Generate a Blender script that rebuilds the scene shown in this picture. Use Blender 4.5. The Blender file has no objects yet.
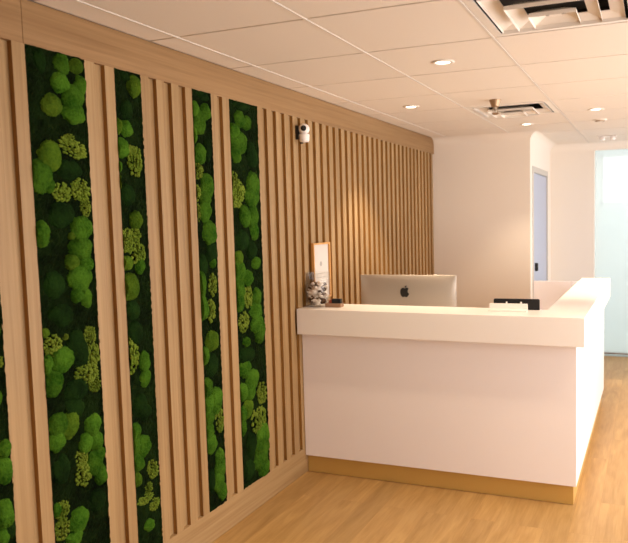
import bpy, bmesh, math, random
from math import pi, sin, cos, radians
from mathutils import Vector, Matrix, noise
import numpy as np

random.seed(11)
S = bpy.context.scene
COL = S.collection

# ------------------------------------------------------------------ camera model
F, PX, PY = 688.52, 379.40, 275.07
YAW, PITCH, ROLL = map(radians, (21.6674, -4.66, -1.2294))
CAM = Vector((0, 0, 1.5912))
fw = Vector((-sin(YAW) * cos(PITCH), cos(YAW) * cos(PITCH), sin(PITCH)))
rt0 = Vector((cos(YAW), sin(YAW), 0)); up0 = rt0.cross(fw)
rt = cos(ROLL) * rt0 + sin(ROLL) * up0
up = -sin(ROLL) * rt0 + cos(ROLL) * up0

def on_wall(u, v, x):
    """where a measured point of the slatted wall lies on the plane x (gives y, z)"""
    d = fw + rt * ((u - PX) / F) - up * ((v - PY) / F)
    p = CAM + d * ((x - CAM.x) / d.x)
    return p.y, p.z

# ------------------------------------------------------------------ dimensions
H = 2.3755                 # ceiling
XW = -2.0251               # front of the slats
XB = XW - 0.019            # bottom of the grooves
ZB, ZT = 0.1608, 2.2209    # baseboard top, crown underside
YC = 6.635                 # white wall behind the desk
XC = -1.08                 # its corner
YF = 8.02                  # far wall and glass
XR, YN = 1.6, -2.6         # right wall, wall behind

# ------------------------------------------------------------------ materials
def lin(c):
    return tuple(((v / 255) / 12.92 if v / 255 <= .04045 else ((v / 255 + .055) / 1.055) ** 2.4) for v in c) + (1,)

def mat(name, col, rough=.6, metal=0, spec=.5, bump=0, bscale=60, vary=0, vscale=3):
    m = bpy.data.materials.new(name); m.use_nodes = True
    nt = m.node_tree; b = nt.nodes['Principled BSDF']
    b.inputs['Base Color'].default_value = lin(col) if max(col) > 1 else tuple(col) + (1,)
    b.inputs['Roughness'].default_value = rough; b.inputs['Metallic'].default_value = metal
    b.inputs['Specular IOR Level'].default_value = spec
    tc = nt.nodes.new('ShaderNodeTexCoord')
    if vary:
        n = nt.nodes.new('ShaderNodeTexNoise'); n.inputs['Scale'].default_value = vscale; n.inputs['Detail'].default_value = 4
        nt.links.new(tc.outputs['Object'], n.inputs['Vector'])
        hs = nt.nodes.new('ShaderNodeHueSaturation'); hs.inputs['Color'].default_value = b.inputs['Base Color'].default_value
        mr = nt.nodes.new('ShaderNodeMapRange'); mr.inputs['To Min'].default_value = 1 - vary; mr.inputs['To Max'].default_value = 1 + vary
        nt.links.new(n.outputs['Fac'], mr.inputs['Value']); nt.links.new(mr.outputs[0], hs.inputs['Value'])
        nt.links.new(hs.outputs[0], b.inputs['Base Color'])
    if bump:
        n = nt.nodes.new('ShaderNodeTexNoise'); n.inputs['Scale'].default_value = bscale; n.inputs['Detail'].default_value = 5
        nt.links.new(tc.outputs['Object'], n.inputs['Vector'])
        bp = nt.nodes.new('ShaderNodeBump'); bp.inputs['Strength'].default_value = bump; bp.inputs['Distance'].default_value = .01
        nt.links.new(n.outputs['Fac'], bp.inputs['Height']); nt.links.new(bp.outputs[0], b.inputs['Normal'])
    return m

def wood(name, c1, c2, axis, rough=.5, gscale=1.0):
    """oak grain running along axis"""
    m = bpy.data.materials.new(name); m.use_nodes = True
    nt = m.node_tree; N = nt.nodes; L = nt.links; b = N['Principled BSDF']
    tc = N.new('ShaderNodeTexCoord'); mp = N.new('ShaderNodeMapping')
    sc = [70 * gscale] * 3; sc[axis] = 1.6 * gscale
    mp.inputs['Scale'].default_value = sc
    L.new(tc.outputs['Object'], mp.inputs['Vector'])
    n1 = N.new('ShaderNodeTexNoise'); n1.inputs['Scale'].default_value = 1; n1.inputs['Detail'].default_value = 6; n1.inputs['Roughness'].default_value = .62
    L.new(mp.outputs[0], n1.inputs['Vector'])
    mp2 = N.new('ShaderNodeMapping'); sc2 = [9 * gscale] * 3; sc2[axis] = .5 * gscale; mp2.inputs['Scale'].default_value = sc2
    L.new(tc.outputs['Object'], mp2.inputs['Vector'])
    n2 = N.new('ShaderNodeTexNoise'); n2.inputs['Scale'].default_value = 1; n2.inputs['Detail'].default_value = 3
    L.new(mp2.outputs[0], n2.inputs['Vector'])
    mx = N.new('ShaderNodeMath'); mx.operation = 'MULTIPLY_ADD'; mx.inputs[1].default_value = .55
    L.new(n1.outputs['Fac'], mx.inputs[0])
    m2 = N.new('ShaderNodeMath'); m2.operation = 'MULTIPLY'; m2.inputs[1].default_value = .45
    L.new(n2.outputs['Fac'], m2.inputs[0]); L.new(m2.outputs[0], mx.inputs[2])
    r = N.new('ShaderNodeValToRGB'); r.color_ramp.elements[0].position = .34; r.color_ramp.elements[1].position = .64
    r.color_ramp.elements[0].color = lin(c1); r.color_ramp.elements[1].color = lin(c2)
    L.new(mx.outputs[0], r.inputs[0]); L.new(r.outputs[0], b.inputs['Base Color'])
    b.inputs['Roughness'].default_value = rough; b.inputs['Specular IOR Level'].default_value = .3
    bp = N.new('ShaderNodeBump'); bp.inputs['Strength'].default_value = .08; bp.inputs['Distance'].default_value = .004
    L.new(n1.outputs['Fac'], bp.inputs['Height']); L.new(bp.outputs[0], b.inputs['Normal'])
    return m

def floor_mat():
    m = bpy.data.materials.new('oak_floor'); m.use_nodes = True
    nt = m.node_tree; N = nt.nodes; L = nt.links; b = N['Principled BSDF']
    tc = N.new('ShaderNodeTexCoord')
    sw = N.new('ShaderNodeMapping'); sw.inputs['Rotation'].default_value = (0, 0, pi / 2)
    L.new(tc.outputs['Object'], sw.inputs['Vector'])
    br = N.new('ShaderNodeTexBrick'); br.offset = .37; br.offset_frequency = 2
    br.inputs['Scale'].default_value = 1; br.inputs['Brick Width'].default_value = 1.15; br.inputs['Row Height'].default_value = .125
    br.inputs['Mortar Size'].default_value = .0007; br.inputs['Mortar Smooth'].default_value = .2
    br.inputs['Color1'].default_value = (0, 0, 0, 1); br.inputs['Color2'].default_value = (1, 1, 1, 1); br.inputs['Mortar'].default_value = (.5, .5, .5, 1)
    L.new(sw.outputs[0], br.inputs['Vector'])
    # grain, shifted plank by plank
    add = N.new('ShaderNodeVectorMath'); add.operation = 'MULTIPLY_ADD'; add.inputs[1].default_value = (3.1, 7.7, 5.3)
    L.new(br.outputs['Color'], add.inputs[0]); L.new(tc.outputs['Object'], add.inputs[2])
    mp = N.new('ShaderNodeMapping'); mp.inputs['Scale'].default_value = (11, 1.5, 1)
    L.new(add.outputs[0], mp.inputs['Vector'])
    n1 = N.new('ShaderNodeTexNoise'); n1.inputs['Scale'].default_value = 1.2; n1.inputs['Detail'].default_value = 5; n1.inputs['Distortion'].default_value = 1.4
    L.new(mp.outputs[0], n1.inputs['Vector'])
    mp3 = N.new('ShaderNodeMapping'); mp3.inputs['Scale'].default_value = (120, 7, 1); L.new(add.outputs[0], mp3.inputs['Vector'])
    n3 = N.new('ShaderNodeTexNoise'); n3.inputs['Scale'].default_value = 1; n3.inputs['Detail'].default_value = 4
    L.new(mp3.outputs[0], n3.inputs['Vector'])
    ma = N.new('ShaderNodeMath'); ma.operation = 'MULTIPLY_ADD'; ma.inputs[1].default_value = .35; L.new(n3.outputs['Fac'], ma.inputs[0])
    mb = N.new('ShaderNodeMath'); mb.operation = 'MULTIPLY'; mb.inputs[1].default_value = .65; L.new(n1.outputs['Fac'], mb.inputs[0]); L.new(mb.outputs[0], ma.inputs[2])
    r = N.new('ShaderNodeValToRGB'); r.color_ramp.elements[0].position = .26; r.color_ramp.elements[1].position = .72
    r.color_ramp.elements[0].color = lin(FLOOR_A); r.color_ramp.elements[1].color = lin(FLOOR_B)
    L.new(ma.outputs[0], r.inputs[0])
    hs = N.new('ShaderNodeHueSaturation'); L.new(r.outputs[0], hs.inputs['Color'])
    mr = N.new('ShaderNodeMapRange'); mr.inputs['To Min'].default_value = .90; mr.inputs['To Max'].default_value = 1.08
    L.new(br.outputs['Color'], mr.inputs['Value']); L.new(mr.outputs[0], hs.inputs['Value'])
    mix = N.new('ShaderNodeMix'); mix.data_type = 'RGBA'; mix.inputs['B'].default_value = lin((150, 100, 50))
    mfac = N.new('ShaderNodeMath'); mfac.operation = 'MULTIPLY'; mfac.inputs[1].default_value = .55
    L.new(br.outputs['Fac'], mfac.inputs[0]); L.new(mfac.outputs[0], mix.inputs['Factor']); L.new(hs.outputs[0], mix.inputs['A'])
    L.new(mix.outputs['Result'], b.inputs['Base Color'])
    b.inputs['Roughness'].default_value = .42; b.inputs['Specular IOR Level'].default_value = .3
    return m

def moss_mat(name, ca, cb, scale=90, bump=.9):
    m = bpy.data.materials.new(name); m.use_nodes = True
    nt = m.node_tree; N = nt.nodes; L = nt.links; b = N['Principled BSDF']
    tc = N.new('ShaderNodeTexCoord'); geo = N.new('ShaderNodeNewGeometry')
    n = N.new('ShaderNodeTexNoise'); n.inputs['Scale'].default_value = scale; n.inputs['Detail'].default_value = 6; n.inputs['Roughness'].default_value = .7
    L.new(geo.outputs['Position'], n.inputs['Vector'])
    n2 = N.new('ShaderNodeTexNoise'); n2.inputs['Scale'].default_value = 14; n2.inputs['Detail'].default_value = 3
    L.new(geo.outputs['Position'], n2.inputs['Vector'])
    a = N.new('ShaderNodeMath'); a.operation = 'ADD'; L.new(n.outputs['Fac'], a.inputs[0]); L.new(n2.outputs['Fac'], a.inputs[1])
    r = N.new('ShaderNodeMapRange'); r.inputs['From Min'].default_value = .72; r.inputs['From Max'].default_value = 1.28
    L.new(a.outputs[0], r.inputs['Value'])
    mix = N.new('ShaderNodeMix'); mix.data_type = 'RGBA'; mix.inputs['A'].default_value = lin(ca); mix.inputs['B'].default_value = lin(cb)
    L.new(r.outputs[0], mix.inputs['Factor'])
    oi = N.new('ShaderNodeObjectInfo'); mr = N.new('ShaderNodeMapRange'); mr.inputs['To Min'].default_value = .82; mr.inputs['To Max'].default_value = 1.2
    L.new(oi.outputs['Random'], mr.inputs['Value'])
    hs = N.new('ShaderNodeHueSaturation'); L.new(mix.outputs['Result'], hs.inputs['Color']); L.new(mr.outputs[0], hs.inputs['Value'])
    L.new(hs.outputs[0], b.inputs['Base Color'])
    b.inputs['Roughness'].default_value = 1; b.inputs['Specular IOR Level'].default_value = .05
    bp = N.new('ShaderNodeBump'); bp.inputs['Strength'].default_value = bump; bp.inputs['Distance'].default_value = .006
    nb = N.new('ShaderNodeTexNoise'); nb.inputs['Scale'].default_value = 320; nb.inputs['Detail'].default_value = 3
    L.new(geo.outputs['Position'], nb.inputs['Vector'])
    L.new(nb.outputs['Fac'], bp.inputs['Height']); L.new(bp.outputs[0], b.inputs['Normal'])
    return m

def emit(name, col, st):
    m = bpy.data.materials.new(name); m.use_nodes = True
    b = m.node_tree.nodes['Principled BSDF']
    b.inputs['Base Color'].default_value = (.8, .8, .8, 1)
    b.inputs['Emission Color'].default_value = tuple(col) + (1,); b.inputs['Emission Strength'].default_value = st
    return m

def frosted():
    m = bpy.data.materials.new('frosted_glass'); m.use_nodes = True
    nt = m.node_tree; N = nt.nodes; L = nt.links; N.remove(N['Principled BSDF']); out = N['Material Output']
    tr = N.new('ShaderNodeBsdfTransparent'); tr.inputs['Color'].default_value = (.965, .985, .98, 1)
    tl = N.new('ShaderNodeBsdfTranslucent'); tl.inputs['Color'].default_value = (.965, .985, .98, 1)
    gl = N.new('ShaderNodeBsdfGlossy'); gl.inputs['Roughness'].default_value = .15
    a = N.new('ShaderNodeMixShader'); a.inputs[0].default_value = .5; L.new(tr.outputs[0], a.inputs[1]); L.new(tl.outputs[0], a.inputs[2])
    c = N.new('ShaderNodeMixShader'); c.inputs[0].default_value = .05; L.new(a.outputs[0], c.inputs[1]); L.new(gl.outputs[0], c.inputs[2])
    L.new(c.outputs[0], out.inputs['Surface'])
    return m

def clear_glass():
    m = bpy.data.materials.new('clear_glass'); m.use_nodes = True
    nt = m.node_tree; N = nt.nodes; L = nt.links; N.remove(N['Principled BSDF']); out = N['Material Output']
    tr = N.new('ShaderNodeBsdfTransparent'); tr.inputs['Color'].default_value = (.985, .985, .98, 1)
    gl = N.new('ShaderNodeBsdfGlossy'); gl.inputs['Roughness'].default_value = .03
    fr = N.new('ShaderNodeLayerWeight'); fr.inputs['Blend'].default_value = .5
    pw = N.new('ShaderNodeMath'); pw.operation = 'POWER'; pw.inputs[1].default_value = 4; L.new(fr.outputs['Facing'], pw.inputs[0])
    ml = N.new('ShaderNodeMath'); ml.operation = 'MULTIPLY_ADD'; ml.inputs[1].default_value = .35; ml.inputs[2].default_value = .02; L.new(pw.outputs[0], ml.inputs[0])
    c = N.new('ShaderNodeMixShader'); L.new(ml.outputs[0], c.inputs[0]); L.new(tr.outputs[0], c.inputs[1]); L.new(gl.outputs[0], c.inputs[2])
    L.new(c.outputs[0], out.inputs['Surface'])
    return m

FLOOR_A, FLOOR_B = (154, 115, 63), (190, 152, 96)
OAK_A, OAK_B = (140, 109, 70), (170, 139, 97)
M = dict(
    oak_v=wood('oak_vertical', OAK_A, OAK_B, 2), oak_h=wood('oak_horizontal', OAK_A, OAK_B, 1),
    oak_crown_dimmed=wood('oak_crown_dimmed', (128, 95, 58), (156, 122, 82), 1),  # same oak, darker: the crown's dimmer light is put into the colour
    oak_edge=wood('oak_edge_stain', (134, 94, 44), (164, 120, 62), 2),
    floor=floor_mat(),
    paint=mat('wall_paint', (239, 228, 215), .8, bump=.03, bscale=220),
    tile=mat('ceiling_tile', (230, 217, 202), .9, bump=.12, bscale=300),
    bar=mat('ceiling_bar', (224, 214, 202), .6),
    desk=mat('desk_laminate', (247, 238, 236), .38),
    top=mat('counter_laminate', (245, 238, 232), .33),
    brass=mat('brass_kick', (206, 166, 92), .4, .2, bump=.02),
    door=mat('door_paint', (176, 182, 200), .5), doorframe=mat('door_frame_paint', (196, 188, 178), .5),
    black=mat('black_plastic', (14, 13, 13), .45), matte_black=mat('matte_black', (10, 9, 9), .8),
    white_pl=mat('white_plastic', (240, 232, 226), .35),
    alu=mat('brushed_aluminium', (184, 174, 162), .4, .5),
    vent=mat('vent_enamel', (232, 222, 210), .5), vent_dark=mat('vent_plenum', (58, 52, 46), .8),
    steel=mat('chrome_steel', (190, 180, 165), .3, .9), bronze=mat('bronze_cup', (168, 140, 110), .35, .6),
    frame=wood('frame_oak', (196, 140, 78), (216, 164, 98), 2), paper=mat('paper', (208, 200, 192), .9),
    holder=wood('holder_walnut', (134, 104, 82), (162, 128, 102), 0), red=mat('red_card', (150, 66, 44), .6),
    glass=clear_glass(), frosted=frosted(),
    print_grey=mat('print_grey', (170, 164, 158), .9),
    shell=mat('shell_chips', (236, 224, 212), .6, vary=.25, vscale=18, bump=.3, bscale=90),
    shell_dark=mat('shell_brown', (96, 70, 50), .6, vary=.3, vscale=18, bump=.3, bscale=90),
    outside=mat('vestibule_paint', (230, 234, 233), .8), vest_floor=mat('vestibule_floor', (190, 200, 196), .7),
    metal=mat('dark_channel', (128, 112, 96), .5, .3),
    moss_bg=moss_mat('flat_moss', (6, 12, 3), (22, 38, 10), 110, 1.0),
    moss_g=moss_mat('green_moss', (30, 66, 8), (74, 112, 28)),
    moss_o=moss_mat('olive_moss', (46, 74, 12), (86, 112, 28)),
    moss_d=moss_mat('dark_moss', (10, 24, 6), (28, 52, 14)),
    moss_l=moss_mat('reindeer_moss', (72, 94, 22), (116, 132, 46), 140, .6),
)

# ------------------------------------------------------------------ building helpers
def box(bm, x0, x1, y0, y1, z0, z1):
    vs = [bm.verts.new((x, y, z)) for x in (x0, x1) for y in (y0, y1) for z in (z0, z1)]
    for f in ((0, 1, 3, 2), (4, 6, 7, 5), (0, 4, 5, 1), (2, 3, 7, 6), (0, 2, 6, 4), (1, 5, 7, 3)):
        bm.faces.new([vs[i] for i in f])

def lathe(bm, prof, n=32, mtx=None):
    rings = []
    for r, z in prof:
        if r < 1e-6:
            rings.append([bm.verts.new((0, 0, z))])
        else:
            rings.append([bm.verts.new((r * cos(2 * pi * k / n), r * sin(2 * pi * k / n), z)) for k in range(n)])
    for a, b in zip(rings, rings[1:]):
        for k in range(n):
            k2 = (k + 1) % n
            if len(a) == 1 and len(b) == 1: continue
            if len(a) == 1: bm.faces.new((a[0], b[k], b[k2]))
            elif len(b) == 1: bm.faces.new((a[k], a[k2], b[0]))
            else: bm.faces.new((a[k], a[k2], b[k2], b[k]))
    if mtx is not None:
        vs = [v for r in rings for v in r]
        for v in vs: v.co = mtx @ v.co

def prism(bm, pts, z0, z1, mtx=None):
    a = [bm.verts.new((x, y, z0)) for x, y in pts]; b = [bm.verts.new((x, y, z1)) for x, y in pts]
    bm.faces.new(a[::-1]); bm.faces.new(b); n = len(pts)
    for i in range(n): bm.faces.new((a[i], a[(i + 1) % n], b[(i + 1) % n], b[i]))
    if mtx is not None:
        for v in a + b: v.co = mtx @ v.co

def obj(name, bm, m, parent=None, bevel=0, smooth=False, seg=2):
    bmesh.ops.recalc_face_normals(bm, faces=bm.faces)
    me = bpy.data.meshes.new(name); bm.to_mesh(me); bm.free()
    if smooth:
        for p in me.polygons: p.use_smooth = True
    me.materials.append(m)
    o = bpy.data.objects.new(name, me); COL.objects.link(o)
    if parent is not None: o.parent = parent
    if bevel:
        b = o.modifiers.new('bevel', 'BEVEL'); b.width = bevel; b.segments = seg; b.limit_method = 'ANGLE'; b.angle_limit = radians(40)
        if smooth or True:
            b.harden_normals = False
    return o

def boxes(name, m, parent, *bs, bevel=0):
    bm = bmesh.new()
    for b in bs: box(bm, *b)
    return obj(name, bm, m, parent, bevel)

def tag(o, label, cat, group=None):
    o['label'] = label; o['category'] = cat; o['kind'] = 'thing'
    if group: o['group'] = group
    return o

def thing(name, label, cat, loc=(0, 0, 0), rz=0, group=None):
    o = bpy.data.objects.new(name, None); COL.objects.link(o)
    o.location = loc; o.rotation_euler = (0, 0, rz); o.empty_display_size = .05
    return tag(o, label, cat, group)

def struct(o, label=None):
    o['kind'] = 'structure'
    if label: o['label'] = label
    return o

# ------------------------------------------------------------------ room shell
struct(boxes('floor', M['floor'], None, (XW - .2, XR + .1, YN - .1, YF + .02, -.1, 0)), 'honey oak plank floor')

# left wall: backing panel, slats, crown, baseboard
wl = struct(boxes('wall_left', M['oak_v'], None, (XB - .2, XB, YN, YC + .06, 0, H)), 'left wall panelled in vertical oak slats')
slats = [(1.660, 1.709), (1.767, 1.821), (2.089, 2.142), (2.195, 2.248), (2.401, 2.453), (2.502, 2.553), (2.603, 2.656), (2.703, 2.754),
         (2.902, 2.954), (3.000, 3.060)]
slats += [(3.332 + .1 * k, 3.385 + .1 * k) for k in range(33)]
slats += [(1.34, 1.392), (1.24, 1.292), (1.14, 1.192), (1.04, 1.092)]
bm = bmesh.new()
for a, b in slats: box(bm, XB - .001, XW, a, b, ZB - .0005, ZT + .0005)
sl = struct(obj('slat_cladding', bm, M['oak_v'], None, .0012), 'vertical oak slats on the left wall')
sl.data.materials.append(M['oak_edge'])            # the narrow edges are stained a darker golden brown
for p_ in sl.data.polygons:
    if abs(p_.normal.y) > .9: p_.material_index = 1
cr = struct(boxes('trim_1', M['oak_crown_dimmed'], None, (XB - .001, XW, YN, .10, ZT, H), (XB - .001, XW, .102, 1.815, ZT, H), (XB - .001, XW, 1.8165, YC, ZT, H), bevel=.001), 'oak crown board along the top of the slatted wall')
struct(boxes('baseboard_left', M['oak_h'], None, (XB - .001, XW, YN, YC, 0.001, ZB), bevel=.0015), 'oak baseboard under the slats')

# white wall behind the desk, its side with the door, far wall, right and near walls
struct(boxes('wall_back', M['paint'], None, (XB, XC, YC, YC + .12, 0, H)), 'white wall behind the reception desk')
DY0, DY1, DZ = 6.80, 7.76, 2.02
struct(boxes('wall_corner', M['paint'], None, (XC - .12, XC, YC + .12, DY0, 0, H), (XC - .12, XC, DY1, YF, 0, H), (XC - .12, XC, DY0, DY1, DZ, H)), 'side of the white wall with the door in it')
d1 = struct(boxes('door_1', M['door'], None, (XC - .046, XC - .006, DY0 + .012, DY1 - .012, .006, DZ - .01), bevel=.002), 'pale blue grey door')
boxes('door_frame', M['doorframe'], d1,
      (XC - .115, XC + .007, DY0 - .05, DY0 + .010, 0.001, DZ + .05), (XC - .115, XC + .007, DY1 - .010, DY1 + .03, 0.001, DZ + .05),
      (XC - .115, XC + .007, DY0 + .010, DY1 - .010, DZ - .008, DZ + .05), bevel=.003)
bm = bmesh.new()
for z in (1.098, 1.060):
    lathe(bm, [(0, -.030), (.020, -.028), (.023, -.016), (.023, 0), (0, 0)], 20, Matrix.Translation((XC - .0055, 6.955, z)) @ Matrix.Rotation(-pi / 2, 4, 'Y'))
obj('door_handle', bm, M['black'], d1, smooth=False)
GX = -.604
struct(boxes('wall_far', M['paint'], None, (XC, GX, YF, YF + .12, 0, H), (GX, XR, YF, YF + .12, 2.36, H)), 'far white wall beside the glass')
w1 = struct(boxes('window_1', M['frosted'], None, (GX + .01, XR - .01, YF + .05, YF + .062,   .03, 2.34)), 'full height pale green frosted glass')
boxes('window_frame', M['metal'], w1, (GX, XR, YF + .02, YF + .09, 2.337, 2.3599), (GX, XR, YF + .03, YF + .08, 0.021, .034), bevel=.002)
# vestibule behind the glass
struct(boxes('floor_vestibule', M['vest_floor'], None, (GX - .5, XR + .1, YF + .02, 11.2, -.1, 0)))
WX0, WX1, WZ0, WZ1 = -.745, 1.3, 1.73, 2.49
struct(boxes('wall_vestibule', M['outside'], None,
             (GX - .5, GX - .4, YF + .12, 11.2, 0, 2.75), (XR, XR + .1, YF + .12, 11.2, 0, 2.75),
             (GX - .4, WX0, 11.1, 11.2, 0, 2.75), (WX1, XR, 11.1, 11.2, 0, 2.75), (WX0, WX1, 11.1, 11.2, 0, WZ0), (WX0, WX1, 11.1, 11.2, WZ1, 2.75),
             (GX - .4, GX, YF + .121, YF + .2, 0, 2.75), (GX, XR, YF + .121, YF + .2, H, 2.75)), 'pale walls of the vestibule behind the glass')
struct(boxes('ceiling_vestibule', M['outside'], None, (GX - .5, XR + .1, YF + .121, 11.2, 2.75, 2.85)))
w2 = struct(boxes('window_2', M['glass'], None, (WX0, WX1, 11.14, 11.15, WZ0, WZ1)), 'bright window seen through the frosted glass')
boxes('window_frame', M['white_pl'], w2, (WX0, WX1, 11.12, 11.18, WZ0, WZ0 + .04), (WX0, WX1, 11.12, 11.18, WZ1 - .04, WZ1), (WX0, WX0 + .04, 11.12, 11.18, WZ0, WZ1), (WX1 - .04, WX1, 11.12, 11.18, WZ0, WZ1))
# right wall with windows, wall behind the camera
RY = (.9, 5.4); RZ = (.2, 2.2)
struct(boxes('wall_right', M['paint'], None, (XR, XR + .12, YN, RY[0], 0, H), (XR, XR + .12, RY[1], 6.2, 0, H), (XR, XR + .12, 7.8, YF + .12, 0, H), (XR, XR + .12, 6.2, 7.8, 0, RZ[0]), (XR, XR + .12, 6.2, 7.8, RZ[1], H), (XR, XR + .12, RY[0], RY[1], 0, RZ[0]), (XR, XR + .12, RY[0], RY[1], RZ[1], H)))
RY2 = (6.2, 7.8)
w3 = struct(boxes('window_3', M['glass'], None, (XR + .055, XR + .061, RY[0], RY[1], RZ[0], RZ[1])))
bs = [(XR + .03, XR + .09, RY[0], RY[1], RZ[0], RZ[0] + .05), (XR + .03, XR + .09, RY[0], RY[1], RZ[1] - .05, RZ[1])]
for k in range(4):
    y = RY[0] + k * (RY[1] - RY[0] - .05) / 3
    bs.append((XR + .03, XR + .09, y, y + .05, RZ[0] + .05, RZ[1] - .05))
boxes('window_frame', M['white_pl'], w3, *bs)
w4 = struct(boxes('added_window', M['glass'], None, (XR + .055, XR + .061, RY2[0], RY2[1], RZ[0], RZ[1])))  # unseen window, added to bring cool light to the far wall
boxes('window_frame', M['white_pl'], w4, (XR + .03, XR + .09, RY2[0], RY2[1], RZ[0], RZ[0] + .05), (XR + .03, XR + .09, RY2[0], RY2[1], RZ[1] - .05, RZ[1]),
      (XR + .03, XR + .09, RY2[0], RY2[0] + .05, RZ[0] + .05, RZ[1] - .05), (XR + .03, XR + .09, RY2[1] - .05, RY2[1], RZ[0] + .05, RZ[1] - .05))
struct(boxes('wall_near', M['paint'], None, (XB - .2, XR + .12, YN - .12, YN, 0, H)))

# cove cornice along wall_back, around its corner and along the far wall
R_ = .085
prof = [(0.0, H - R_)] + [(R_ - R_ * cos(t), H - R_ + R_ * sin(t)) for t in [i * pi / 2 / 8 for i in range(1, 8)]] + [(R_, H - .001), (-.0005, H - .001)]
bm = bmesh.new()
def sweep(bm, path):
    rings = []
    for o_, n_ in path:
        rings.append([bm.verts.new((o_[0] + n_[0] * d, o_[1] + n_[1] * d, z)) for d, z in prof])
    for a, b in zip(rings, rings[1:]):
        for i in range(len(prof)):
            j = (i + 1) % len(prof); bm.faces.new((a[i], a[j], b[j], b[i]))
    bm.faces.new(rings[0]); bm.faces.new(rings[-1][::-1])
sweep(bm, [((XB + .0, YC), (0, -1)), ((XC, YC), (1, -1)), ((XC, YF), (1, -1)), ((XR, YF), (0, -1))])
struct(obj('trim_2', bm, M['paint'], None), 'white cove cornice')

# ------------------------------------------------------------------ ceiling
T = .6096; XA, YA = -1.2697, 2.4681
gap, drop = .007, .009
V1 = (XA + T, XA + 2 * T, YA, YA + T)
V2 = (XA, XA + T, YA + 4 * T, YA + 5 * T)
holes = [V1, V2]
bm = bmesh.new()
cx_ = sorted({XB - .2, XR + .12} | {v for h in holes for v in h[:2]}); cy_ = sorted({YN - .12, YF + .12} | {v for h in holes for v in h[2:]})
for xa, xb in zip(cx_, cx_[1:]):
    for ya, yb in zip(cy_, cy_[1:]):
        if not any(h[0] - .01 < xa and xb < h[1] + .01 and h[2] - .01 < ya and yb < h[3] + .01 for h in holes):
            box(bm, xa, xb, ya, yb, H + .009, H + .05)
bmesh.ops.remove_doubles(bm, verts=bm.verts, dist=1e-5)
ce = struct(obj('ceiling', bm, M['bar'], None), 'suspended ceiling of square cream tiles')
bm = bmesh.new()
xs = [XA + k * T for k in range(-2, 8)]; ys = [YA + k * T for k in range(-9, 11)]
for xa in xs:
    for ya in ys:
        x0, x1, y0, y1 = max(xa + gap, XW + .004), min(xa + T - gap, XR), max(ya + gap, YN), min(ya + T - gap, YF)
        if x1 - x0 < .03 or y1 - y0 < .03: continue
        if any(abs(xa - h[0]) < .05 and abs(ya - h[2]) < .05 for h in holes): continue
        if x1 < XC + .03 and y0 > YC: continue
        if x1 < XC + .03 and y1 > YC: y1 = YC
        if y0 > YC: x0 = max(x0, XC)
        box(bm, x0, x1, y0, y1, H, H + .0085)
obj('ceiling_tiles', bm, M['tile'], ce, .002)
# main runners seen in the joints
bm = bmesh.new()
for xa in xs: box(bm, xa - .0045, xa + .0045, YN, YF, H - .0025, H + .010)
obj('ceiling_runners', bm, M['bar'], ce)

# ------------------------------------------------------------------ ceiling fittings
lens = emit('lamp_lens', (1, .86, .68), 9)
WARM = (1.0, .78, .54)

def downlight(x, y, label, power, size=84, blend=.55, seen=True):
    t = thing('recessed_downlight', label, 'downlight', (x, y, H), 0, 'recessed ceiling downlights')
    bm = bmesh.new(); lathe(bm, [(.036, -.001), (.040, -.006), (.055, -.005), (.060, 0), (.034, .0)], 32)
    obj('trim_ring', bm, M['vent'], t, smooth=True)
    bm = bmesh.new(); lathe(bm, [(0, -.0035), (.020, -.0035), (.0365, -.0012), (.036, 0), (0, 0)], 28)
    obj('lamp_lens', bm, lens, t, smooth=True)
    la = bpy.data.lights.new('downlight_beam', 'SPOT'); la.energy = power; la.color = WARM
    la.spot_size = radians(size); la.spot_blend = blend; la.shadow_soft_size = .035
    lo = bpy.data.objects.new('lamp_beam', la); COL.objects.link(lo); lo.parent = t; lo.location = (0, 0, -.03)
    return t

PW = 62
downlight(-.993, 3.434, 'lit round downlight in the ceiling, nearest the big square vent', PW * .7)
downlight(-1.588, 4.673, 'lit round downlight in the ceiling closest to the slatted wall', PW)
downlight(-.40, 5.468, 'lit round downlight above the far end of the desk wing', PW * 1.6)
downlight(-1.01, 6.04, 'lit round downlight just in front of the white back wall', PW * .42)
for (x, y, p) in ((-.993, 1.6, .6), (.5, 3.43, .65), (.5, 1.6, .5), (.75, 5.47, .45)):
    downlight(x, y, 'round downlight in the ceiling outside the picture', PW * p)

# small twin spots near the far wall, flush detector
t = thing('twin_spot_fitting', 'pair of small white ceiling spots near the frosted glass', 'ceiling light', (-.43, 7.37, H))
boxes('mounting_plate', M['white_pl'], t, (-.09, .09, -.03, .03, -.012, 0), bevel=.004)
for sx in (-1, 1):
    bm = bmesh.new(); lathe(bm, [(0, -.045), (.024, -.045), (.030, -.03), (.022, -.0115), (0, -.0115)], 24, Matrix.Translation((sx * .05, 0, 0)))
    obj('spot_head', bm, M['white_pl'], t, smooth=False)
t = thing('flush_detector', 'small flat round detector on the ceiling above the desk wing', 'detector', (-.414, 6.08, H))
bm = bmesh.new(); lathe(bm, [(0, -.02), (.02, -.02), (.022, -.012), (.052, -.009), (.058, 0), (0, 0)], 32)
obj('detector_cover', bm, M['vent'], t)
bm = bmesh.new(); lathe(bm, [(.026, -.0125), (.028, -.019), (.040, -.016), (.042, -.0095)], 32)
obj('sensor_ring', bm, M['bronze'], t)

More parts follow.
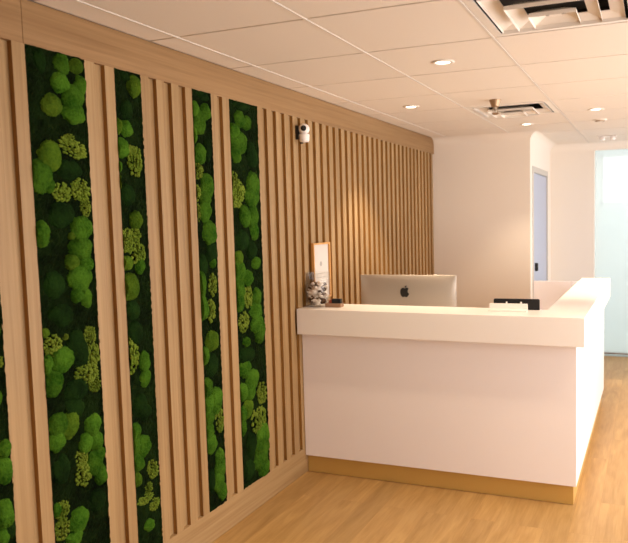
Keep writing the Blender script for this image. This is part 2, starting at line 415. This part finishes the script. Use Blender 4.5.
def vent(rect, label, rings):
    x0, x1, y0, y1 = rect
    cx, cy, h = (x0 + x1) / 2, (y0 + y1) / 2, T / 2 - .008
    t = thing('square_air_diffuser', label, 'air vent', (cx, cy, H), 0, 'square ceiling air vents')
    def ring(bm, a, b, za, zb, th):
        """square sloped louvre from half-size a at height za to half-size b at height zb"""
        q = []
        for (r, z) in ((a, za), (b, zb), (b, zb + th), (a - th * .0, za + th)):
            q.append([bm.verts.new((sx * r, sy * r, z)) for sx, sy in ((-1, -1), (1, -1), (1, 1), (-1, 1))])
        for i in range(4):
            A, B = q[i], q[(i + 1) % 4]
            for k in range(4): bm.faces.new((A[k], A[(k + 1) % 4], B[(k + 1) % 4], B[k]))
    bm = bmesh.new()
    ring(bm, h, h - .036, 0, -.002, .006)
    obj('outer_frame', bm, M['vent'], t)
    for k, (ao, ai, top_, drop_) in enumerate(rings):
        bm = bmesh.new(); ring(bm, ao, ai, top_, drop_ + .012, .003); ring(bm, ai, ai + .0015, drop_ + .0135, drop_, .002)
        obj('louvre', bm, M['vent'], t)
    r = .022
    bm = bmesh.new(); box(bm, -r, r, -r, r, -.02, -.017)
    obj('centre_plate', bm, M['vent'], t)
    bm = bmesh.new(); box(bm, -h, h, -h, h, .07, .075)
    for s in (-1, 1):
        box(bm, s * h - .002, s * h + .002, -h, h, .006, .07); box(bm, -h, h, s * h - .002, s * h + .002, .006, .07)
    obj('plenum', bm, M['vent_dark'], t)
    return t
# ceiling slab must be open above the vents
RG = [(.19, .246, .024, -.004), (.112, .163, .006, -.026), (.04, .086, -.010, -.042)]
vent(V1, 'big square louvred air vent in the ceiling at the top right corner', RG)
vent(V2, 'square louvred air vent in the ceiling behind the sprinkler head', RG)

t = thing('sprinkler_head', 'pendent metal fire sprinkler hanging from the ceiling before the far vent', 'sprinkler', (-.995, 4.69, H))
bm = bmesh.new(); lathe(bm, [(0, .002), (.040, .002), (.041, -.004), (.026, -.045), (.014, -.05), (0, -.05)], 28)
obj('escutcheon_cup', bm, M['bronze'], t, smooth=False)
bm = bmesh.new(); lathe(bm, [(0, -.048), (.012, -.05), (.012, -.066), (.006, -.07), (.004, -.088), (0, -.088)], 16)
for s in (-1, 1): box(bm, s * .016 - .002, s * .016 + .002, -.003, .003, -.09, -.05)
obj('valve_body', bm, M['steel'], t)
bm = bmesh.new(); lathe(bm, [(0, -.086), (.020, -.088), (.026, -.094), (.010, -.1), (0, -.1)], 20)
obj('deflector', bm, M['bronze'], t)

# ------------------------------------------------------------------ moss panels
def mound_mesh(seed):
    bm = bmesh.new(); bmesh.ops.create_icosphere(bm, subdivisions=5, radius=1)
    o_ = Vector((seed * 3.7, seed * 1.9, seed * 5.1))
    for v in bm.verts:
        c = v.co.normalized()
        k = 1 + .16 * noise.noise(c * 1.4 + o_) + .05 * noise.noise(c * 5 + o_) + .075 * noise.noise(c * 14 + o_) + .035 * random.uniform(-1, 1)
        v.co = c * k
        if v.co.x < 0: v.co.x *= .1
    me = bpy.data.meshes.new('moss_mound'); bm.to_mesh(me); bm.free()
    for p in me.polygons: p.use_smooth = True
    return me
def tuft_mesh(seed):
    rnd = random.Random(seed); bm = bmesh.new()
    for k in range(110):
        a = rnd.uniform(0, 2 * pi); r = math.sqrt(rnd.random()) * .86
        s = rnd.uniform(.075, .15)
        c = Vector((rnd.uniform(.0, .55) * (1.1 - r) + .1, r * cos(a), r * sin(a)))
        res = bmesh.ops.create_icosphere(bm, subdivisions=2, radius=1)
        for v in res['verts']:
            n_ = v.co.normalized()
            v.co = c + n_ * s * (1 + .45 * noise.noise(n_ * 2.6 + c * 9)) * rnd.uniform(.93, 1.07)
    me = bpy.data.meshes.new('reindeer_moss_tuft'); bm.to_mesh(me); bm.free()
    for p in me.polygons: p.use_smooth = True
    return me
MESH = {}
for key in 'god':
    for i in range(3):
        me = mound_mesh(i + 1 + 3 * 'god'.index(key)); me.materials.append(M['moss_' + key]); MESH[key, i] = me
for i in range(4):
    me = tuft_mesh(20 + i); me.materials.append(M['moss_l']); MESH['l', i] = me

def moss_panel(y0, y1, label, spots, zmax=None):
    t = thing('moss_panel', label, 'moss panel', (XB, y0, ZB), 0, 'moss panels set into the slatted wall')
    zt = (ZT - ZB)
    # bumpy flat moss sheet with a rim back to the wall
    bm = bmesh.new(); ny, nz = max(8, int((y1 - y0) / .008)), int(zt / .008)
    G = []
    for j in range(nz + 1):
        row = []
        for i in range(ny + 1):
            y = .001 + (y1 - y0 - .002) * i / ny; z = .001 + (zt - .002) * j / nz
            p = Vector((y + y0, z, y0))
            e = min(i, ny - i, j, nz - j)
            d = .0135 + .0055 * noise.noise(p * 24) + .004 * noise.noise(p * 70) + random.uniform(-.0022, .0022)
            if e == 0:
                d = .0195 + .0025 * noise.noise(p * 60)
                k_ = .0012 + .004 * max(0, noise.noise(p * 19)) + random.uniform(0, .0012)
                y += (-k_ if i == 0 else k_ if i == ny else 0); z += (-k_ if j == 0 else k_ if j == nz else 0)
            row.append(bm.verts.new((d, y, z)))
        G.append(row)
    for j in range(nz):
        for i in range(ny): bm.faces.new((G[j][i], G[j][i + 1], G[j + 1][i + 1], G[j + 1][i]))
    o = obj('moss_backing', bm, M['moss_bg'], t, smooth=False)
    o['label'] = 'dark flat moss sheet'
    for n_, (kind, u, v, ru, rv) in enumerate(spots):
        y, z = on_wall(u, v, XW - .002); ya, _ = on_wall(u - ru, v, XW); yb, _ = on_wall(u + ru, v, XW)
        _, za = on_wall(u, v + rv, XW); _, zb = on_wall(u, v - rv, XW)
        ry, rz = (yb - ya) / 2 * 1.06, (zb - za) / 2 * 1.06
        lo, hi = y0 + .001, y1 - .001
        if kind != 'l': lo, hi = y0 - .001, y1 + .001
        if kind == 'l': ry *= 1.12; rz *= 1.12
        if min(y + ry, hi) - max(y - ry, lo) < .010 or z - rz < ZB - .02: continue
        ri = random.randrange(3 if kind != 'l' else 4)
        dep = min(.030, .016 + .30 * min(ry, rz))
        if kind == 'd': dep *= .7
        rot = random.choice((0, pi)) + random.uniform(-.25, .25) * (ry > .7 * rz)
        loc = (.008, y - y0, z - ZB); sca = (dep * (1.25 if kind == 'l' else 1), ry, rz)
        me = MESH[kind, ri]; nm = 'reindeer_moss_tuft' if kind == 'l' else 'moss_mound'
        full = y - ry * 1.15 < lo or y + ry * 1.15 > hi or z + rz * 1.15 > ZT - .001 or z - rz * 1.15 < ZB + .001
        if full:      # pressed against the edge of its slot: squashed flat there
            me = me.copy(); n = len(me.vertices); co_ = np.empty(n * 3, 'f'); me.vertices.foreach_get('co', co_); co_ = co_.reshape(-1, 3) * np.array(sca, 'f')
            c_, s_ = cos(rot), sin(rot)
            co_ = np.stack([co_[:, 0], c_ * co_[:, 1] - s_ * co_[:, 2], s_ * co_[:, 1] + c_ * co_[:, 2]], 1) + np.array(loc, 'f')
            co_[:, 1] = np.clip(co_[:, 1], lo - y0, hi - y0); co_[:, 2] = np.clip(co_[:, 2], .001, ZT - ZB - .001)
            co_ -= np.array(loc, 'f'); me.vertices.foreach_set('co', co_.astype('f').ravel()); me.update()
        o = bpy.data.objects.new(nm, me); COL.objects.link(o); o.parent = t; o.location = loc
        if not full: o.rotation_euler = (rot, 0, 0); o.scale = sca
    return t

P1 = [('g',62,64,7,12),('o',76,66,7,8),('g',60,83,9,10),('g',80,86,6,10),('o',52,105,10,11),('g',73,98,11,13),('g',74,113,11,11),('l',69,138,6,4),
 ('l',73,148,14,9),('o',50,156,11,15),('g',41,176,11,17),('g',49,185,6,8),('l',62,193,9,10),('l',81,190,9,11),('l',86,207,5,9),('g',41,234,9,13),
 ('g',82,228,10,12),('g',81,249,11,13),('o',72,236,3,4),('o',72,262,7,8),('g',86,264,7,9),('g',80,278,12,13),('g',77,295,6,8),('g',86,298,6,10),
 ('o',45,333,4,5),('l',53,346,9,11),('l',66,337,3,3),('g',63,359,11,13),('g',47,365,6,10),('g',53,384,10,13),('l',90,336,6,10),('l',93,356,7,12),
 ('l',87,373,12,10),('l',95,384,6,8),('d',78,350,11,20),('d',77,389,12,12),('g',59,425,10,12),('o',70,424,9,15),('g',57,441,9,11),('g',93,425,8,11),
 ('g',86,443,7,10),('g',97,441,6,9),('g',95,463,8,12),('g',101,475,6,10),('g',100,454,5,7),('l',82,458,6,9),('l',84,475,8,11),('l',63,510,7,9),
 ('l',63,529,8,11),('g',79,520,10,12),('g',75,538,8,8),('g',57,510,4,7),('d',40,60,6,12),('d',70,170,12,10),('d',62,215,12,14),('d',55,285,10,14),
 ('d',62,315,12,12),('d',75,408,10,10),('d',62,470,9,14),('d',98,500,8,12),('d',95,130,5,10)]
P2 = [('o',134,86,6,11),('d',125,76,6,5),('g',126,129,6,8),('o',119,126,3,8),('g',122,148,7,10),('l',135,161,7,15),('g',119,167,3,6),('o',119,182,2.5,8),
 ('o',136,220,6,9),('l',126,240,7,12),('l',135,235,6,8),('l',138,254,7,11),('o',127,263,6,7),('g',140,266,5,8),('o',130,287,9,13),('l',127,340,4,8),
 ('l',131,357,8,16),('d',135,333,8,13),('g',145,362,5,11),('g',145,378,5,9),('g',135,432,6,9),('g',143,446,8,11),('g',135,447,5,11),('g',138,463,6,9),
 ('o',138,480,4,7),('l',153,469,5,10),('l',146,499,8,5),('l',155,504,5,6),('l',149,488,4,6),('g',150,525,5,6),('d',127,110,6,10),('d',128,195,7,12),
 ('d',133,310,7,10),('d',141,405,7,12),('d',146,412,6,8)]
P0 = [('g',4,449,8,9),('g',4,471,9,14),('g',5,515,9,15),('d',11,529,6,10),('g',3,539,7,9),('l',-2,362,6,7),('g',-6,400,8,12),('g',-8,330,8,14)]
P3 = [('g',195,109,4,8),('g',205,112,5,8),('g',199,122,6,12),('g',194,135,3,9),('g',199,154,7,10),('l',198,171,5,8),('g',207,186,6,12),('l',197,193,4,8),
 ('g',205,198,5,8),('g',205,211,6,11),('l',198,213,3.5,9),('g',210,233,7,12),('d',212,252,6,11),('g',213,263,3,5),('g',201,285,5,14),('g',202,308,6,13),
 ('l',213,285,4,11),('l',211,311,4.5,11),('o',212,341,6,10),('g',204,356,5,9),('g',207,388,6,10),('g',208,405,5,11),('g',216,401,6,13),('g',209,418,5,9),
 ('l',220,420,4,12),('g',209,431,5,8),('g',211,444,6,10),('g',220,457,4,9),('g',220,468,5,11),('g',219,481,5,12),('g',223,491,4,9),('l',217,504,5,6),
 ('d',203,95,6,6),('d',208,150,4,12),('d',203,265,5,10),('d',212,365,6,12),('d',212,480,4,12)]
P4 = [('g',239,119,5,8),('g',246,123,5,7),('g',234,131,5,8),('g',239,143,8,11),('g',236,155,5,8),('l',234,182,5,10),('l',239,192,6,10),('g',253,186,6,14),
 ('l',236,199,6,9),('g',252,196,7,11),('g',245,216,5,11),('g',253,217,5,12),('g',254,231,4,9),('o',238,258,5,7),('g',239,271,6,11),('g',248,278,5,8),
 ('g',239,290,6,11),('g',239,303,5,9),('g',256,263,4,6),('l',248,296,5,11),('g',256,297,5,9),('g',256,311,6,9),('g',257,324,6,9),('l',244,322,5,10),
 ('g',260,331,5,12),('g',247,342,3.5,5),('d',247,356,8,9),('g',245,369,6,9),('g',252,380,7,10),('g',243,392,5,9),('g',250,392,5,8),('o',248,409,5,9),
 ('g',243,415,4,9),('g',243,428,3.5,8),('l',262,393,4.5,11),('l',259,420,7,13),('g',263,434,6,10),('g',262,446,7,11),('g',261,458,7,12),('g',264,468,5,9),
 ('d',242,105,8,6),('d',252,155,5,12),('d',243,240,6,10),('d',252,250,5,9),('d',252,445,5,12),('d',250,470,5,10)]
moss_panel(1.392, 1.660, 'sliver of a moss panel cut off by the left edge of the picture', P0)
moss_panel(1.821, 2.089, 'wide moss panel between the sliver at the left edge and a narrow moss panel', P1)
moss_panel(2.248, 2.401, 'narrow moss panel just left of the group of four oak slats', P2)
moss_panel(2.754, 2.902, 'narrow moss panel just right of the group of four oak slats', P3)
moss_panel(3.060, 3.332, 'wide moss panel closest to the reception desk', P4)

# ------------------------------------------------------------------ reception desk
desk = thing('reception_desk', 'white L-shaped reception desk with thick counter and brass kick plate', 'reception desk', (-1.2, 3.80, 0))
ox, oy = -1.2, 3.80
def dbox(name, m, *bs, bevel=0):
    return boxes(name, m, desk, *[(a - ox, b - ox, c - oy, d - oy, e, f) for a, b, c, d, e, f in bs], bevel=bevel)
CX1, CXI = -.3237, -.5557
BX = -.371; CY0, CY1, CYE = 3.703, 4.0, 6.09
bm = bmesh.new()
prism(bm, [(x - ox, y - oy) for x, y in ((XW + .002, CY0), (CX1, CY0), (CX1, CYE), (CXI, CYE), (CXI, CY1), (XW + .002, CY1))], .896, 1.0523)
obj('countertop', bm, M['top'], desk, .0025)
dbox('front_panel', M['desk'], (XW + .002, BX, 3.7665, 3.80, .1144, .8955), bevel=.0015)
dbox('wing_panel', M['desk'], (BX - .034, BX, 3.8005, 6.04, .1144, .8955), bevel=.0015)
dbox('end_panel', M['desk'], (CXI + .01, BX - .0345, 6.006, 6.04, 0, .8955), bevel=.0015)
dbox('inner_panel', M['desk'], (XW + .002, CXI + .01, 3.965, 3.985, .745, .8955), (CXI + .01, CXI + .03, 3.965, 6.005, .0, .8955))
dbox('kick_plate', M['brass'], (XW + .002, -.389, 3.797, 3.8095, .001, .1138), (-.3995, -.389, 3.81, 6.02, .001, .1138))
dbox('work_surface', M['top'], (XW + .002, CXI + .005, 3.81, 4.62, .718, .7435), bevel=.002)
dbox('support_panel', M['desk'], (-2.0, -1.975, 3.83, 4.58, 0, .7175), (-.72, -.695, 3.83, 4.58, 0, .7175))

# low panel behind the wing
lp = thing('low_swing_panel', 'low cream panel closing the gap between the white wall and the desk wing', 'low panel', (XC, 6.80, 0))
boxes('panel_leaf', M['desk'], lp, (.008, .36, -.02, .02, .08, .955), bevel=.003)
boxes('panel_leaf', M['desk'], lp, (.364, .60, -.02, .02, .08, .955), bevel=.003)
boxes('panel_post', M['desk'], lp, (.6005, .63, -.02, .02, 0, .955), (.001, .0075, -.02, .02, 0, .955))
boxes('panel_ledge', M['top'], lp, (.37, .59, -.20, -.0205, .852, .872), bevel=.002)

# ------------------------------------------------------------------ things on and around the desk
ZC = 1.0523
# computer seen from behind
im = thing('desktop_computer', 'silver all-in-one computer seen from behind on the reception desk', 'computer', (-1.484, 4.23, .7435), radians(2))
def imac_shell():
    bm = bmesh.new(); w, z0, z1 = .325, .10, .480; nx, nz = 26, 18
    back = []
    for j in range(nz + 1):
        row = []
        for i in range(nx + 1):
            a, b = -1 + 2 * i / nx, -1 + 2 * j / nz
            ex, ez = 1 - abs(a) ** 3.2, 1 - abs(b) ** 3.2
            d = .006 + .040 * (max(ex, 0) * max(ez, 0)) ** .75
            row.append(bm.verts.new((a * w, -d, (z0 + z1) / 2 + b * (z1 - z0) / 2)))
        back.append(row)
    for j in range(nz):
        for i in range(nx): bm.faces.new((back[j][i], back[j][i + 1], back[j + 1][i + 1], back[j + 1][i]))
    ring = [back[0][i] for i in range(nx + 1)] + [back[j][nx] for j in range(1, nz + 1)] + [back[nz][i] for i in range(nx - 1, -1, -1)] + [back[j][0] for j in range(nz - 1, 0, -1)]
    fr = [bm.verts.new((v.co.x, .006, v.co.z)) for v in ring]
    n = len(ring)
    for k in range(n): bm.faces.new((ring[k], ring[(k + 1) % n], fr[(k + 1) % n], fr[k]))
    bm.faces.new(fr)
    return bm
tilt = Matrix.Rotation(radians(-4), 4, 'X')
o = obj('casing', imac_shell(), M['alu'], im, .0015, True)
boxes('screen', M['black'], im, (-.318, .318, .0062, .0085, .165, .474))
bm = bmesh.new()
box(bm, -.105, .105, -.075, .115, 0.0005, .008)
pts = [(-.052, .004), (-.046, .006), (-.0445, .17), (-.050, .20)]
prism(bm, [(.085, .006), (.093, .006), (.002, .245), (-.046, .26), (-.046, .25), (-.004, .236)], -.09, .09, Matrix(((0, 0, 1, 0), (1, 0, 0, -.06), (0, 1, 0, 0), (0, 0, 0, 1))))
obj('stand', bm, M['alu'], im, .001)
# fruit emblem
def apple_pts():
    P = []
    ctrl = [(0, .36), (.12, .42), (.27, .43), (.42, .36), (.33, .25), (.285, .10), (.32, -.05), (.455, -.16), (.40, -.31), (.29, -.46), (.18, -.52), (.06, -.48), (0, -.465),
            (-.06, -.48), (-.18, -.52), (-.29, -.46), (-.41, -.29), (-.47, -.06), (-.45, .17), (-.36, .34), (-.22, .43), (-.10, .41)]
    n = len(ctrl)
    for i in range(n):
        p0, p1, p2, p3 = [Vector(ctrl[(i + k) % n]) for k in (-1, 0, 1, 2)]
        for s in range(5):
            t_ = s / 5
            q = .5 * ((2 * p1) + (p2 - p0) * t_ + (2 * p0 - 5 * p1 + 4 * p2 - p3) * t_ ** 2 + (3 * p1 - p0 - 3 * p2 + p3) * t_ ** 3)
            P.append((q.x, q.y))
    return P
k = .064
bm = bmesh.new()
place = Matrix.Translation((-.006, -.0455, .372)) @ Matrix.Rotation(pi / 2, 4, 'X')
prism(bm, [(x * k, y * k) for x, y in apple_pts()], -.003, .002, place)
leaf = [(.0 + .02, .46), (.03, .56), (.10, .64), (.19, .67), (.185, .58), (.13, .50), (.07, .46)]
prism(bm, [(x * k, y * k) for x, y in leaf], -.003, .002, place)
o = obj('emblem', bm, M['black'], im); o['label'] = 'black apple emblem with a bite taken out'

# framed print on the slats
pf = thing('picture_frame', 'thin oak framed pale print hung on the slats behind the glass vase', 'picture frame', (XW, 4.045, 1.262))
fy, fz, b_ = .122, .183, .012
boxes('frame', M['frame'], pf, (.001, .020, -fy, fy, fz - b_, fz), (.001, .020, -fy, fy, -fz, -fz + b_), (.001, .020, -fy, -fy + b_, -fz + b_, fz - b_), (.001, .020, fy - b_, fy, -fz + b_, fz - b_), bevel=.001)
boxes('print', M['paper'], pf, (.002, .008, -fy + b_, fy - b_, -fz + b_, fz - b_))
bm = bmesh.new(); lathe(bm, [(0, 0), (.016, 0), (.016, .0008), (0, .0008)], 20, Matrix.Translation((.0081, 0, .045)) @ Matrix.Rotation(pi / 2, 4, 'Y'))
for z in (-.02, -.045, -.07, -.095, -.12): box(bm, .0081, .0088, -.06, .06, z, z + .004)
obj('printed_text', bm, M['print_grey'], pf)

# glass vase and its filling
VX, VY = -1.9455, 3.85
gv = thing('glass_vase', 'clear glass vase filled with pale chips at the wall end of the counter', 'vase', (VX, VY, ZC + .0005))
bm = bmesh.new(); lathe(bm, [(0, 0), (.048, 0), (.060, .008), (.074, .05), (.078, .10), (.077, .16), (.075, .215), (.0735, .216), (.0725, .213), (.0745, .16), (.0755, .10), (.0715, .052), (.058, .012), (.046, .006), (0, .006)], 48)
obj('vase_glass', bm, M['glass'], gv, smooth=True)
bm = bmesh.new(); rnd = random.Random(5)
def chip(bm, c, r, rnd, mi):
    res = bmesh.ops.create_icosphere(bm, subdivisions=2, radius=1)
    rot = Matrix.Rotation(rnd.uniform(0, 6), 3, 'X') @ Matrix.Rotation(rnd.uniform(0, 6), 3, 'Z')
    e = Vector((r * rnd.uniform(.9, 1.4), r * rnd.uniform(.6, 1), r * rnd.uniform(.25, .5)))
    for v in res['verts']:
        n_ = v.co.copy(); q = Vector((n_.x * e.x, n_.y * e.y, n_.z * e.z + .35 * e.x * (n_.x ** 2) - .1 * e.x)) * (1 + .3 * noise.noise(n_ * 2 + c * 30))
        v.co = c + rot @ q
        for f in v.link_faces: f.material_index = mi
for k in range(260):
    z = rnd.uniform(.020, .146); R = min(.040 + .6 * max(0, z - .012), .060)
    R = R * (1 if z < .135 else .8); a = rnd.uniform(0, 2 * pi); r = R * math.sqrt(rnd.random())
    chip(bm, Vector((r * cos(a), r * sin(a), z)), rnd.uniform(.009, .017), rnd, 1 if rnd.random() < .34 else 0)
fl = obj('vase_filling', bm, M['shell'], None); fl.data.materials.append(M['shell_dark'])
fl.location = (VX, VY, ZC + .0005); fl['label'] = 'pale and brown curled chips heaped inside the glass vase'; fl['category'] = 'vase filling'; fl['kind'] = 'stuff'

# wooden holder with black cards
ch = thing('card_holder', 'small brown wooden block holder beside the glass vase', 'card holder', (-1.832, 3.845, ZC + .0005), radians(4))
boxes('holder_base', M['holder'], ch, (-.052, .052, -.028, .028, 0, .024), bevel=.002)
boxes('back_rest', M['holder'], ch, (-.046, .046, .018, .028, .0245, .034), bevel=.001)
cd = thing('business_cards', 'stack of black cards with a red end lying on the wooden holder', 'cards', (-1.815, 3.838, ZC + .025), radians(4))
boxes('card_stack', M['matte_black'], cd, (-.026, .032, -.016, .0135, .0003, .027), bevel=.001)
boxes('red_card', M['red'], cd, (-.042, -.0265, -.014, .012, .0003, .022), bevel=.001)

# black board and white rest on the counter
bb = thing('black_board', 'low black board standing behind a white stand near the counter corner', 'board', (-.725, 3.955, ZC + .0005), radians(3))
bm = bmesh.new(); w, h, r = .131, .062, .008
pts = [(-w, 0), (w, 0)] + [(w - r + r * cos(t_), h - r + r * sin(t_)) for t_ in (0, .5, 1.05, pi / 2)] + [(-w + r - r * sin(t_), h - r + r * cos(t_)) for t_ in (0, .5, 1.05, pi / 2)]
prism(bm, pts, -.006, .006, Matrix.Translation((0, .004, 0)) @ Matrix.Rotation(pi / 2, 4, 'X'))
obj('board_panel', bm, M['matte_black'], bb, .001)
ws = thing('white_card_stand', 'low white stand with two small pegs in front of the black board', 'stand', (-.762, 3.895, ZC + .0005), radians(3))
bm = bmesh.new()
prism(bm, [(-.035, 0), (.035, 0), (.035, .006), (.022, .040), (.012, .040), (.012, .010), (-.035, .006)], -.108, .108, Matrix(((0, 0, 1, 0), (1, 0, 0, 0), (0, 1, 0, 0), (0, 0, 0, 1))))
obj('stand_body', bm, M['white_pl'], ws, .001)
for px_ in (-.010, .072):
    bm = bmesh.new(); lathe(bm, [(0, 0), (.005, 0), (.005, .008), (.003, .011), (0, .011)], 14, Matrix.Translation((px_, .017, .040)))
    obj('peg', bm, M['white_pl'], ws, smooth=True)

# security camera on the slats
sc = thing('security_camera', 'small white ball security camera fixed high on the slatted wall', 'camera', (XW, 3.79, 2.118))
bm = bmesh.new(); box(bm, .0005, .020, -.029, -.018, -.034, .050); box(bm, .0005, .013, -.018, .02, -.02, .03)
obj('wall_mount', bm, M['black'], sc, .002)
CXO = .046
bm = bmesh.new(); lathe(bm, [(0, -.052), (.024, -.050), (.030, -.042), (.0325, -.010), (.031, -.003), (.0, -.003)], 32, Matrix.Translation((CXO, 0, 0)))
obj('camera_base', bm, M['white_pl'], sc, smooth=False)
bm = bmesh.new(); bmesh.ops.create_uvsphere(bm, u_segments=32, v_segments=20, radius=.0335)
for v in bm.verts: v.co += Vector((CXO, 0, .028))
obj('camera_head', bm, M['white_pl'], sc, smooth=True)
look = Vector((.36, -.93, .0)).normalized()
q = look.to_track_quat('Z', 'Y').to_matrix().to_4x4()
bm = bmesh.new(); lathe(bm, [(0.0, .0365), (.011, .0360), (.0165, .0325), (.0175, .028), (0, .024)], 28, Matrix.Translation((CXO, 0, .030)) @ q)
obj('camera_lens', bm, M['black'], sc, smooth=True)
bm = bmesh.new(); box(bm, .026, .042, -.020, -.006, -.060, -.0525)
obj('cable_plug', bm, M['black'], sc)

# ------------------------------------------------------------------ daylight, added fill lights and world
w = bpy.data.worlds.new('sky'); S.world = w; w.use_nodes = True
bg = w.node_tree.nodes['Background']; bg.inputs['Color'].default_value = (.93, .96, 1, 1); bg.inputs['Strength'].default_value = 1.6

def area(name, loc, rot, sx, sy, power, col):
    la = bpy.data.lights.new(name, 'AREA'); la.shape = 'RECTANGLE'; la.size = sx; la.size_y = sy; la.energy = power; la.color = col
    o = bpy.data.objects.new(name, la); COL.objects.link(o); o.location = loc; o.rotation_euler = rot
    return o
area('window_area_light', (XR + .16, sum(RY) / 2, sum(RZ) / 2), (0, pi / 2, 0), RZ[1] - RZ[0], RY[1] - RY[0], 104, (1, .91, .87))
area('window_area_light', (XR + .16, sum(RY2) / 2, sum(RZ) / 2), (0, pi / 2, 0), RZ[1] - RZ[0], RY2[1] - RY2[0], 26, (.86, .90, 1))  # cool fill light behind the added window, for the far wall
area('vestibule_fill', (.4, 9.7, 2.72), (0, 0, 0), 2.2, 1.6, 30, (1, 1, 1))  # unseen light, added to brighten the vestibule behind the glass

# ------------------------------------------------------------------ camera
cam = bpy.data.cameras.new('camera'); co = bpy.data.objects.new('camera', cam); COL.objects.link(co)
R3 = Matrix((rt, up, -fw)).transposed()
co.matrix_world = Matrix.Translation(CAM) @ R3.to_4x4()
cam.sensor_fit = 'HORIZONTAL'; cam.sensor_width = 36; cam.lens = F / 628 * 36
cam.shift_x = (314 - PX) / 628; cam.shift_y = (PY - 271.5) / 628
cam.clip_start = .05
cam.dof.use_dof = True; cam.dof.focus_distance = 3.4; cam.dof.aperture_fstop = 4.0
S.camera = co

S.view_settings.view_transform = 'Standard'; S.view_settings.look = 'None'
S.view_settings.exposure = .3; S.view_settings.gamma = 1; S.view_settings.use_curve_mapping = False
